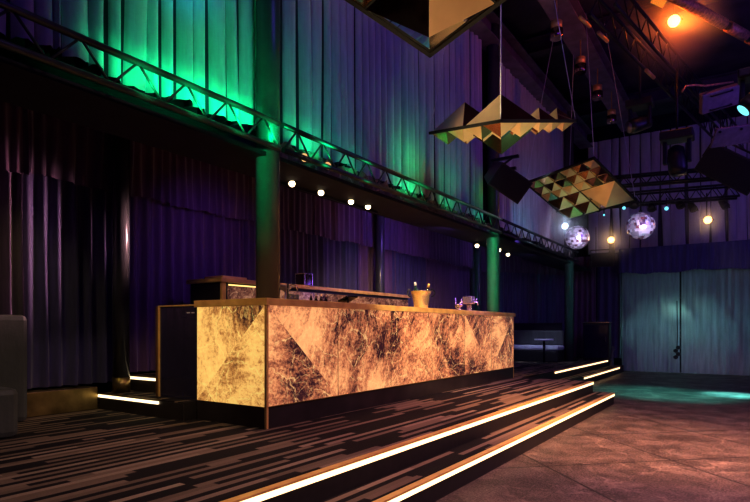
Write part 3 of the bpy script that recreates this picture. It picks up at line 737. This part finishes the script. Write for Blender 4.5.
# corner nearest camera of each, edge vectors measured in pixels
pendant((500.6, 121, 6.4), (-70, 12, 74.5), (75, 0, 70.5), 1.5, 1, 'golden mirrored pyramid pendant seen edge on above the bar', (1, 1, 2, 1), (2, 2, 3, 1), .32, .34, 3, torder=(0, 2, 2, 2))  # torder paints one side of each pyramid bright, the others dark
pendant((526, 183, 10.7), (68, -25, -33.9), (42, 36, 57.7), 1.5, 1, 'mirrored pyramid pendant tilted to show its underside before the stage', (1, 1, 1, 1), (3, 3, 2, 1), .26, .3, 11, order=None, q3=(0, 0, 2, 1))
pendant((430, 54, 4.6), (-66, -45, -50), (67, -51, -42.5), 1.5, 2, 'largest mirrored pendant cut by the top of the picture', (1, 1, 1, 1), (1, 1, 1, 2), .27, .3, 5, order=(3, 2, 0, 2))

# ------------------------------------------------------------------ mirror balls
def mirror_ball(px, py, d, r, label, ceil):
    p = at(px, py, d=d); t = empty('mirror_ball', p, label, 'mirror ball', 'mirror balls')
    m = MB(); nv = 15; rr = random.Random(int(px))
    for i in range(nv):
        a0, a1 = math.pi * i / nv, math.pi * (i + 1) / nv; nh = max(4, int(2 * nv * math.sin((a0 + a1) / 2)))
        for k in range(nh):
            b0, b1 = 2 * math.pi * k / nh, 2 * math.pi * (k + 1) / nh
            m.cur = rr.choice((0, 0, 1, 1, 2))  # mixed tints imitate glints
            sph = lambda a, b: Vector((math.sin(a) * math.cos(b), math.sin(a) * math.sin(b), math.cos(a))) * r
            m.face([sph(a0, b0), sph(a1, b0), sph(a1, b1), sph(a0, b1)] if 0 < i < nv - 1 else ([sph(a0, b0), sph(a1, b0), sph(a1, b1)] if i == 0 else [sph(a0, b0), sph(a1, b0), sph(a0, b1)]))
    part(m, 'ball', ['mirror', 'mirror2', 'mirror3'], t)
    m = MB(); m.lathe([(.035, r - .01), (.035, r + .04), (.008, r + .05), (.008, ceil - p.z)], 10); part(m, 'hanging_rod', 'black', t)
mirror_ball(640.5, 226, 11.2, .27, 'larger mirror ball hanging in front of the stage wall', 4.05)
mirror_ball(577, 237.5, 12.2, .26, 'smaller mirror ball below the tilted pendant', 4.05)

# ------------------------------------------------------------------ lamps
def par(loc, d, label, mat, r=.075, ln=.2, group=None, cat='spotlight', yoke=True, name='par_lamp', top=None):
    t = empty(name, loc, label, cat, group, aim(d))
    m = MB(); m.lathe([(r * .55, -ln), (r * .75, -ln * .9), (r, -ln * .3), (r * 1.05, 0), (r * .95, 0), (r * .9, -.02)], 20); part(m, 'housing', 'black', t)
    m = MB(); m.lathe([(r * .9, -.014), (r * .6, -.006), (.001, -.002)], 20); part(m, 'lens', mat, t, 'glowing lens')
    if yoke:
        m = MB(); m.box((-r * 1.25, -.012, -ln * .5), (-r * 1.12, .012, .02)); m.box((r * 1.12, -.012, -ln * .5), (r * 1.25, .012, .02)); m.box((-r * 1.25, -.012, -ln * .5 - .3 * r), (r * 1.25, .012, -ln * .5)); part(m, 'yoke', 'black', t)
    if top:
        iq = aim(d).inverted(); a = Vector((0, 0, -ln * .5 - .25 * r)); m = MB(); m.tube([a, a + iq @ Vector((0, 0, top - loc[2]))], .014, 8); part(m, 'hanging_clamp', 'black', t)
    return t
cam_dir = lambda p: (Vector((0, 0, EYE)) - Vector(p))
g = 'downlights over the bar'
for i, (px, py) in enumerate([(292, 184), (321, 193), (351, 202), (368, 207)]):
    p = at(px, py, X=-4.31)
    par(p, cam_dir(p) + Vector((0, 0, -1.5)), ['warm lit downlight nearest the tall column', 'warm lit downlight, second from the tall column', 'warm lit downlight, third from the tall column', 'warm lit downlight, fourth from the tall column'][i], 'lampW', .040, .12, g, top=2.86)
t = empty('light_track', (-4.31, 4.4, 2.84), 'thin black track holding the row of warm downlights', 'track')
m = MB(); m.box((-.13, 0, .01), (-.10, 2.2, .04)); part(m, 'rail', 'black', t)
for i, (px, py) in enumerate([(477, 246), (499, 250), (513, 247.5), (508, 255)]):
    p = at(px, py, X=-4.4)
    par(p, cam_dir(p) + Vector((0, 0, [-6, -1, -6, -8][i])), ['distant downlight before the green column', 'bright distant downlight beside the green column', 'dim distant downlight past the green column, upper', 'dim distant downlight past the green column, lower'][i], 'lampW', .045, .12, g, top=2.87)
for i, (px, py) in enumerate([(305, 157.5), (328, 166)]):
    p = at(px, py, X=-3.95)
    par(p, Vector((.9, -.5, -.25)), ['small amber lamp inside the truss just past the tall column', 'small amber lamp inside the truss, second past the tall column'][i], 'lampT', .05, .09, 'amber lamps inside the truss', yoke=False)
# back lighting truss with lamps
ZR = 4.35
def box_truss(a, b, w, label, n, name='lighting_truss'):
    a = Vector(a); b = Vector(b); ln = (b - a).length; q = (b - a).to_track_quat('Y', 'Z')
    t = empty(name, a, label, 'truss', None, q)
    for x in (0, w):
        for z in (0, w):
            m = MB(); m.tube([(x, 0, z), (x, ln, z)], .025, 8); part(m, 'chord', 'black', t)
    p = ln / n
    for k in range(n):
        for x in (0, w):
            m = MB(); m.tube([(x, k * p, 0), (x, (k + .5) * p, w), (x, (k + 1) * p, 0)], .012, 6); part(m, 'brace', 'black', t)
    return t
ta = at(556, 213, d=13.6); tb = at(737, 214, d=12.2)
ta.z = tb.z = 4.05
box_truss(ta, tb, .26, 'long dark lighting truss across the hall before the stage wall', 12)
ta2 = at(575, 200, d=12.5); tb2 = at(722, 197, d=11.5); ta2.z = tb2.z = 4.28
box_truss(ta2, tb2, .2, 'second dark lighting truss just above the mirror balls', 10)
hang = [(565, 226, 'lampB', .085, 11.6, 'blue white lamp beside the smaller mirror ball', 'B'), (611, 240, 'lampA', .095, 12.4, 'amber lamp between the two mirror balls', 'A'), (708, 220, 'lampA', .11, 11.8, 'amber lamp on the open end of the dark truss', 'A'),
        (624, 208, 'lampC', .05, 12.4, 'small cyan lamp left above the larger mirror ball', 'C'), (666.5, 208.5, 'lampC', .06, 12.2, 'small cyan lamp just past the larger mirror ball', 'C'), (604, 215, 'lampC', .03, 12.4, 'tiny cyan lamp above the amber lamp', 'C')]
LP = {}
for px, py, mt, r, d, lb, k in hang:
    p = at(px, py, d=d); par(p, cam_dir(p) + (Vector((2.5, 0, -1.2)) if px == 708 else Vector((0, 0, 0))), lb, mt, r * .8, .24, 'lamps on the stage truss', top=4.06); LP[px] = p
# dark unlit fixtures along the truss
for i, px in enumerate((590, 597, 634, 652, 681, 694, 726)):
    p = at(px, 207 + 3 * (i % 2), d=12.6)
    par(p, Vector((-.3 + .15 * i, -.5, -1)), ['unlit black lamp on the dark truss above the amber lamp', 'unlit black lamp on the truss right of the tiny cyan one', 'unlit black lamp on the truss over the larger mirror ball', 'unlit black lamp on the truss before the cyan lamp',
        'unlit black lamp on the truss past the cyan lamp', 'unlit black lamp on the truss beside the open end amber lamp', 'unlit black lamp at the very end of the truss'][i], 'black', .08, .24, 'lamps on the stage truss')

# moving heads
def moving_head(loc, d, label, s=1., lens='black'):
    t = empty('moving_head', loc, label, 'moving head light', 'moving head lights')
    m = MB(); m.box((-.2 * s, -.15 * s, .0), (.2 * s, .15 * s, .12 * s), .02); part(m, 'base', 'blackp', t)
    for sx in (-.145, .145): m = MB(); m.box((sx * s - .025 * s, -.05 * s, -.3 * s), (sx * s + .025 * s, .05 * s, 0), .01); part(m, 'yoke_arm', 'blackp', t)
    m = MB(); m.tube([(0, 0, .11 * s), (0, 0, .11 * s + 1.1)], .02, 8); part(m, 'hanging_pole', 'black', t)
    T = Matrix.Translation((0, 0, -.26 * s)) @ aim(d).to_matrix().to_4x4()
    m = MB(); m.lathe([(.05 * s, -.2 * s), (.10 * s, -.16 * s), (.115 * s, -.02 * s), (.12 * s, .12 * s), (.10 * s, .2 * s), (.08 * s, .2 * s)], 24, T); part(m, 'head', 'blackp', t)
    m = MB(); m.lathe([(.09 * s, .202 * s), (.001, .206 * s)], 20, T); part(m, 'lens', lens, t)
    return t
moving_head(at(677, 141, d=9.5), (.1, -.1, -1), 'dark moving head light hanging against the violet stage wall', 1.25)
p = at(756, 100, d=6.5); moving_head(p + Vector((0, 0, .25)), (-.6, -.2, -.6), 'cyan lit moving head light at the picture edge', .9, 'lampC')
p = at(640, 108, d=10.0); moving_head(p, (-.7, -.6, -.3), 'dim moving head light with pale lens under the roof', 1.1, 'plate')
# orange lamp with spill on roof
po = at(674, 21, d=9.2); par(po, cam_dir(po), 'bright orange lamp high under the roof', 'lampO', .105, .3, top=6.9)
t = empty('colour_gel', at(660, -1, d=9.0), 'small amber colour gel frame above the orange lamp', 'gel frame')
m = MB(); m.box((-.11, -.01, -.10), (.11, .01, .10), .004); q = part(m, 'sheet', 'gel', t); t.rotation_euler = (R(20), R(25), TH)
# ------------------------------------------------------------------ roof beams
def beam(a, b, w, h, label, mat='beam', name='roof_beam'):
    a = Vector(a); b = Vector(b); ln = (b - a).length
    t = empty(name, a, label, 'beam', 'roof beams', (b - a).to_track_quat('Y', 'Z'))
    m = MB(); m.box((-w / 2, 0, -.012), (w / 2, ln, .012)); m.box((-w / 2, 0, h - .024), (w / 2, ln, h)); m.box((-.012, 0, 0), (.012, ln, h)); part(m, 'i_section', mat, t)
    return t
b0 = at(470, 31, X=-3.95); zB = b0.z
beam((-3.98, 0, 6.42), (-3.98, 16.8, 6.42), .36, .4, 'long violet roof beam along the top of the upper drapes')
q0 = at(630, 130, d=15.2)
beam((-2.66, 2.5, q0.z), (q0.x, q0.y, q0.z), .42, .3, 'long violet roof beam carrying the row of copper cans')
for y in (7.2, 11.5, 15.6):
    beam((-4.2, y, 6.9), (6, y, 6.9), .25, .3, {7.2: 'dark cross beam under the roof above the middle pendant', 11.5: 'dark cross beam under the roof above the tilted pendant', 15.6: 'dark cross beam under the roof nearest the stage wall'}[y], 'roof')
z_ = 5.5
da = at(590, 14, z=5.6); db = at(727, 152, z=5.5)
box_truss(da, db, .34, 'dark diagonal lighting truss running under the roof', 16)
# reflective tube sections clipped on the diagonal truss
for i, (px, py) in enumerate([(585, 22), (603, 37), (650, 74)]):
    p = at(px, py, d=8.6); u = Vector((.16, .94, 0)).normalized()
    m = MB(); m.tube([p - u * .18, p + u * .18], .028, 8); tag(m.build('tube_coupler', 'brass', loc=p), ['copper glinting tube coupler nearest the cans on the diagonal truss', 'copper glinting tube coupler second along the diagonal truss', 'copper glinting tube coupler below the orange lamp'][i], 'coupler', 'tube couplers on the truss')
# copper cans under the beam
for i, (px, py) in enumerate([(556.5, 31), (580.5, 66), (597.5, 93), (611.5, 117)]):
    p = at(px, py, X=-2.66)
    t = empty('copper_can', p, ['copper can light nearest the camera under the violet beam', 'copper can light, second along the violet beam', 'copper can light, third along the violet beam', 'copper can light, farthest along the violet beam'][i], 'can light', 'copper can lights under the beam')
    m = MB(); m.lathe([(.095, -.13), (.105, -.12), (.105, .02), (.07, .03)], 20); part(m, 'shade', 'mbrown', t)
    m = MB(); m.lathe([(.075, .035), (.09, .04), (.09, .15), (.03, .17), (.012, .18), (.012, max(.2, q0.z - p.z - .02))], 16); part(m, 'holder', 'brass', t, 'copper holder')
# lagged pipe, top corner
pa = at(655, -14, d=8.2); pb = at(760, 44, d=9.6)
t = empty('lagged_pipe', pa, 'orange lit lagged pipe crossing the upper corner', 'pipe')
dv = pb - pa
for k, (f0, f1) in enumerate(((0, .62), (.66, .84), (.88, 1.3))):
    m = MB(); m.tube([dv * f0, dv * f1], .085, 14); part(m, 'lagging', 'pipe', t)
m = MB(); m.tube([dv * -.1, dv * 1.4], .06, 10); part(m, 'core', 'black', t)
m = MB()
# plates and cable
t = empty('dimmer_box', at(719, 99, d=9.6), 'pale grey dimmer box with two handles under the roof', 'box')
t.rotation_euler = (R(38), R(-14), TH + R(-10))
m = MB(); m.box((-.30, -.06, -.17), (.30, .06, .17), .01); part(m, 'case', 'plate', t)
for z in (-.12, .12):
    m = MB(); m.tube([(-.17, -.06, z), (-.17, -.10, z), (.17, -.10, z), (.17, -.06, z)], .012, 8); part(m, 'handle', 'black', t)
t = empty('mounting_plate', at(738, 135, d=9.4), 'grey mounting plate behind the cyan moving head', 'plate')
t.rotation_euler = (R(45), R(-8), TH)
m = MB(); m.box((-.42, -.02, -.17), (.42, .02, .17), .006); part(m, 'sheet', 'plate', t)
m = MB()
for sx in (-.36, 0, .36): m.lathe([(.02, -.03), (.02, .03)], 8, Matrix.Translation((sx, -.01, .12)) @ Matrix.Rotation(R(90), 4, 'X'))
part(m, 'bolt', 'black', t)
pc = [at(682, 92, d=9.4), at(686, 86, d=9.4), at(695, 85, d=9.4), at(705, 86, d=9.5), at(733, 82, d=9.6)]
m = MB(); m.tube(pc, .018, 8); tag(m.build('cable', 'pipe', loc=pc[0]), 'slack orange tinted cable lying over the dimmer box', 'cable')

# ------------------------------------------------------------------ lights
def spot(loc, target, col, power, angle, blend=.6, size=.1):
    l = bpy.data.lights.new('spot_light', 'SPOT'); l.color = col; l.energy = power; l.spot_size = R(angle); l.spot_blend = blend; l.shadow_soft_size = size
    if col in (GR, CY): l.specular_factor = 0.
    o = bpy.data.objects.new('spot_light', l); COL.objects.link(o); o.location = loc
    o.rotation_euler = (Vector(target) - Vector(loc)).to_track_quat('-Z', 'Y').to_euler()
    return o
def area(loc, target, col, power, sx, sy, spread=180):
    l = bpy.data.lights.new('area_light', 'AREA'); l.color = col; l.energy = power; l.shape = 'RECTANGLE'; l.size = sx; l.size_y = sy; l.spread = R(spread)
    o = bpy.data.objects.new('area_light', l); COL.objects.link(o); o.location = loc
    o.rotation_euler = (Vector(target) - Vector(loc)).to_track_quat('-Z', 'Y').to_euler()
    return o
def point(loc, col, power, size=.08):
    l = bpy.data.lights.new('point_light', 'POINT'); l.color = col; l.energy = power; l.shadow_soft_size = size
    o = bpy.data.objects.new('point_light', l); COL.objects.link(o); o.location = loc
    return o
GR = (.0, 1., .30); CY = (.03, .50, .95); VI = (.22, .10, 1.); WA = (1., .62, .28)
# green / cyan uplights on the truss
for y, e in ((2.5, 40), (2.95, 66), (3.4, 70), (3.85, 44)): spot((-3.66, y, 2.97), (XW, y + .05, 3.5), GR, e * .72, 100, .9)
for y, e in ((2.3, 60), (3.0, 80)): spot((-2.7, y, 3.2), (XW, y, 4.7), CY, e, 46, 1.)
spot((-3.66, 4.6, 2.97), (XW, 4.6, 3.5), GR, 30, 100, .9)
spot((-3.66, 5.4, 2.97), (XW, 5.4, 3.4), GR, 11, 90, .9)
spot((-3.5, 6.7, 2.97), (XW, 6.7, 3.5), GR, 42, 90, .9)
spot((-3.5, 8.0, 2.97), (XW, 8.0, 3.6), GR, 18, 90, .9)
spot((-3.5, 9.2, 2.97), (XW, 9.2, 3.6), GR, 12, 90, .9)
spot((-2.8, 5.0, 3.0), (XW, 5.0, 4.0), CY, 4, 80, 1.)
spot((-2.8, 8.2, 3.0), (XW, 8.2, 3.9), CY, 4, 90, 1.)
spot((-3.2, 11.0, 3.2), (XW, 11.6, 3.6), CY, 10, 90, 1.)
# green on column shafts, from unseen narrow spots at mid height
for k in range(9): spot((-2.9, 1.5, 2.8), (-3.95, c1.y, 2.95 - .12 * k), GR, 420 - 40 * k, 6.5, 1.)
for k in range(11): spot((-2.8, 7.2, 2.5), (-3.97, c4.y, 2.85 - .13 * k), GR, 640, 6.5, 1.)
for k in range(8): spot((-2.4, 12.9, 2.6), (-3.95, c6.y, 2.9 - .28 * k), (.05, .7, .6), 130, 7.5, 1.)
# violet wash
area((1.5, 5, 6.6), (-4.1, 7.5, 5.4), (.17, .05, 1.), 80, 4, 3)
area((2.8, 10, 4.6), (-1.4, 17, 5.0), (.20, .10, 1.), 70, 2, 2)
area((-4.75, 8.6, 3.5), (-6., 9.2, 2.1), (.34, .15, 1.), 58, .3, 5)
area((-4.75, 12.6, 3.5), (-6., 13, 2.1), (.30, .16, 1.), 16, .3, 3)
spot((-4.75, 4.5, 2.4), (-6., 2.1, 2.0), (1., .52, .56), 300, 50, .9)
spot((-4.4, 4.4, 2.7), (-6., 4.8, 2.), (.35, .12, 1.), 26, 90, .9)
# dance floor: mauve from roof, warm near the steps, cyan pool and curtain wash
area((2.6, 6.5, 6.6), (.4, 6.0, 0), (.95, .46, .52), 260, 2, 2, 80)
spot((2.2, 4.6, 5.2), (-1.2, 6.6, 0), (1., .52, .22), 4200, 38, 1.)
spot((2.4, 9.5, 5.2), (-.2, 12.1, 0), (.16, .85, .82), 24000, 11, 1.)
spot((2.0, 9.0, 5.4), (-1.4, 11.6, 0), (.12, .8, .68), 6500, 24, 1.)
spot((.2, 9.0, 5.0), (-1.2, YBK, 1.2), (.10, .45, .60), 12, 30, 1.)
for x in (-1.82, -1.38): point((x, YBK + .14, 1.72), (.5, 1., .75), 2.2, .03)
for x, z in ((-2.4, 1.2), (-1.6, 1.1), (-.8, 1.3)): point((x, YBK + .75, z), (.3, .8, .70), 15, .03)
area((-1.4, YBK - .9, .1), (-1.4, YBK, 1.0), (.5, .25, .7), 4, 2.6, .2)
# lounge
spot((-4.3, 12.6, 2.8), (-4.4, 14.0, .8), (.6, .7, 1.), 110, 44, .8)
# bar: warm downlights, and unseen spots added to brighten the brass edges
for y in (4.8, 6.3, 7.8, 9.2): spot((-4.2, y, 2.8), (-3.75, y + .1, 1.48), WA, 40, 80, .8)
spot((-.9, 3.6, 2.6), (-3.42, 6.4, 1.45), (1., .74, .42), 1100, 40, .9)
spot((-2.0, .4, 4.0), (-4.2, 3.5, 1.45), (1., .66, .32), 380, 26, .8)
# warm light over the carpet, unseen spots added to light up the pendants
spot((-1.2, 2.2, 5.0), (-3.6, 2.6, PL), (1., .76, .56), 330, 62, 1.)
spot((-2.3, 5.7, .5), (-2.6, 6.7, 3.7), (1., .72, .40), 800, 32, .8, .3)
spot((-3.5, 2.6, 4.7), (-2.6, 6.7, 3.8), (1., .80, .42), 900, 16, .8, .2)
spot((-2.4, 9.2, .5), (-2.6, 10.9, 3.8), (1., .70, .38), 280, 30, .8, .3)
spot((-1.4, 3.0, .3), (-2.0, 4.2, 3.9), (1., .72, .38), 420, 44, .8, .3)
for y in (5.2, 6.8): spot((-4.5, y, 2.8), (-5.05, y + .4, 1.8), WA, 26, 80, .9)  # unseen spots added to brighten the back counter top
spot((-5.2, 2.2, 3.3), (-5.75, 3.0, .5), (1., .85, .3), 26, 60, .8)
# lamps that light things by themselves
spot(po + Vector((0, 0, -.1)), pa + dv * .45, (1., .28, .04), 170, 90, .8)
point(po + cam_dir(po).normalized() * .3, (1., .20, .02), 40)
point(LP[611] + cam_dir(LP[611]).normalized() * .2, (1., .6, .25), 8)
point(LP[708] + cam_dir(LP[708]).normalized() * .25, (1., .6, .3), 8)
point(LP[565] + cam_dir(LP[565]).normalized() * .2, (.6, .75, 1.), 8)
for q in ((640.5, 226, 11.2), (577, 237.5, 12.2)):  # unseen spots added to light the mirror balls
    b_ = at(q[0], q[1], d=q[2]); spot(b_ + Vector((1.2, -2.4, -.6)), b_, (.85, .75, 1.), 330, 20, .5, .25); spot(b_ + Vector((-1.4, -2., .9)), b_, (.6, .75, 1.), 200, 20, .5, .2)

# ------------------------------------------------------------------ club haze hanging round the lamps
def haze_mat(dens):
    m, n, out = nt('club_haze')
    tc = n.nodes.new('ShaderNodeTexCoord'); ln = n.nodes.new('ShaderNodeVectorMath'); ln.operation = 'LENGTH'; L(n, tc.outputs['Object'], ln.inputs[0])
    k = math_(n, 'MAXIMUM', math_(n, 'SUBTRACT', 1., ln.outputs['Value']), 0.); k = math_(n, 'MULTIPLY', math_(n, 'POWER', k, 1.5), dens)
    v = n.nodes.new('ShaderNodeVolumeScatter'); v.inputs['Color'].default_value = (1, 1, 1, 1); L(n, k, v.inputs['Density']); L(n, v.outputs[0], out.inputs['Volume'])
    return m
M['haze'] = haze_mat(.8)
def haze(p, r, label):
    m = MB(); m.lathe([(math.sin(math.pi * k / 12), -math.cos(math.pi * k / 12)) for k in range(13)], 24)
    o = m.build('haze', 'haze'); o.location = p; o.scale = (r, r, r); tag(o, label, 'haze', None, 'stuff')
haze(po + cam_dir(po).normalized() * .25, .95, 'faint haze glowing around the bright orange lamp')
haze(LP[611] + cam_dir(LP[611]).normalized() * .2, .6, 'faint haze around the amber lamp between the mirror balls')
haze(LP[708] + cam_dir(LP[708]).normalized() * .2, .6, 'faint haze around the amber lamp at the truss end')
haze(LP[565] + cam_dir(LP[565]).normalized() * .2, .6, 'faint haze around the blue white lamp')

w = bpy.data.worlds.new('club_dark'); S.world = w; w.use_nodes = True
bg = w.node_tree.nodes.get('Background'); bg.inputs[0].default_value = (.035, .028, .20, 1); bg.inputs[1].default_value = .20

# ------------------------------------------------------------------ camera
cam = bpy.data.cameras.new('camera'); co = bpy.data.objects.new('camera', cam); COL.objects.link(co); S.camera = co
cam.sensor_fit = 'HORIZONTAL'; cam.sensor_width = 36; cam.lens = 36 * F / 750
co.location = (0, 0, EYE); co.rotation_euler = (R(90), 0, TH); cam.shift_y = (HY - 251) / 750.0
cam.clip_end = 200
S.view_settings.view_transform = 'Standard'; S.view_settings.look = 'None'; S.view_settings.exposure = .18; S.view_settings.gamma = .80
S.cycles.max_bounces = 6
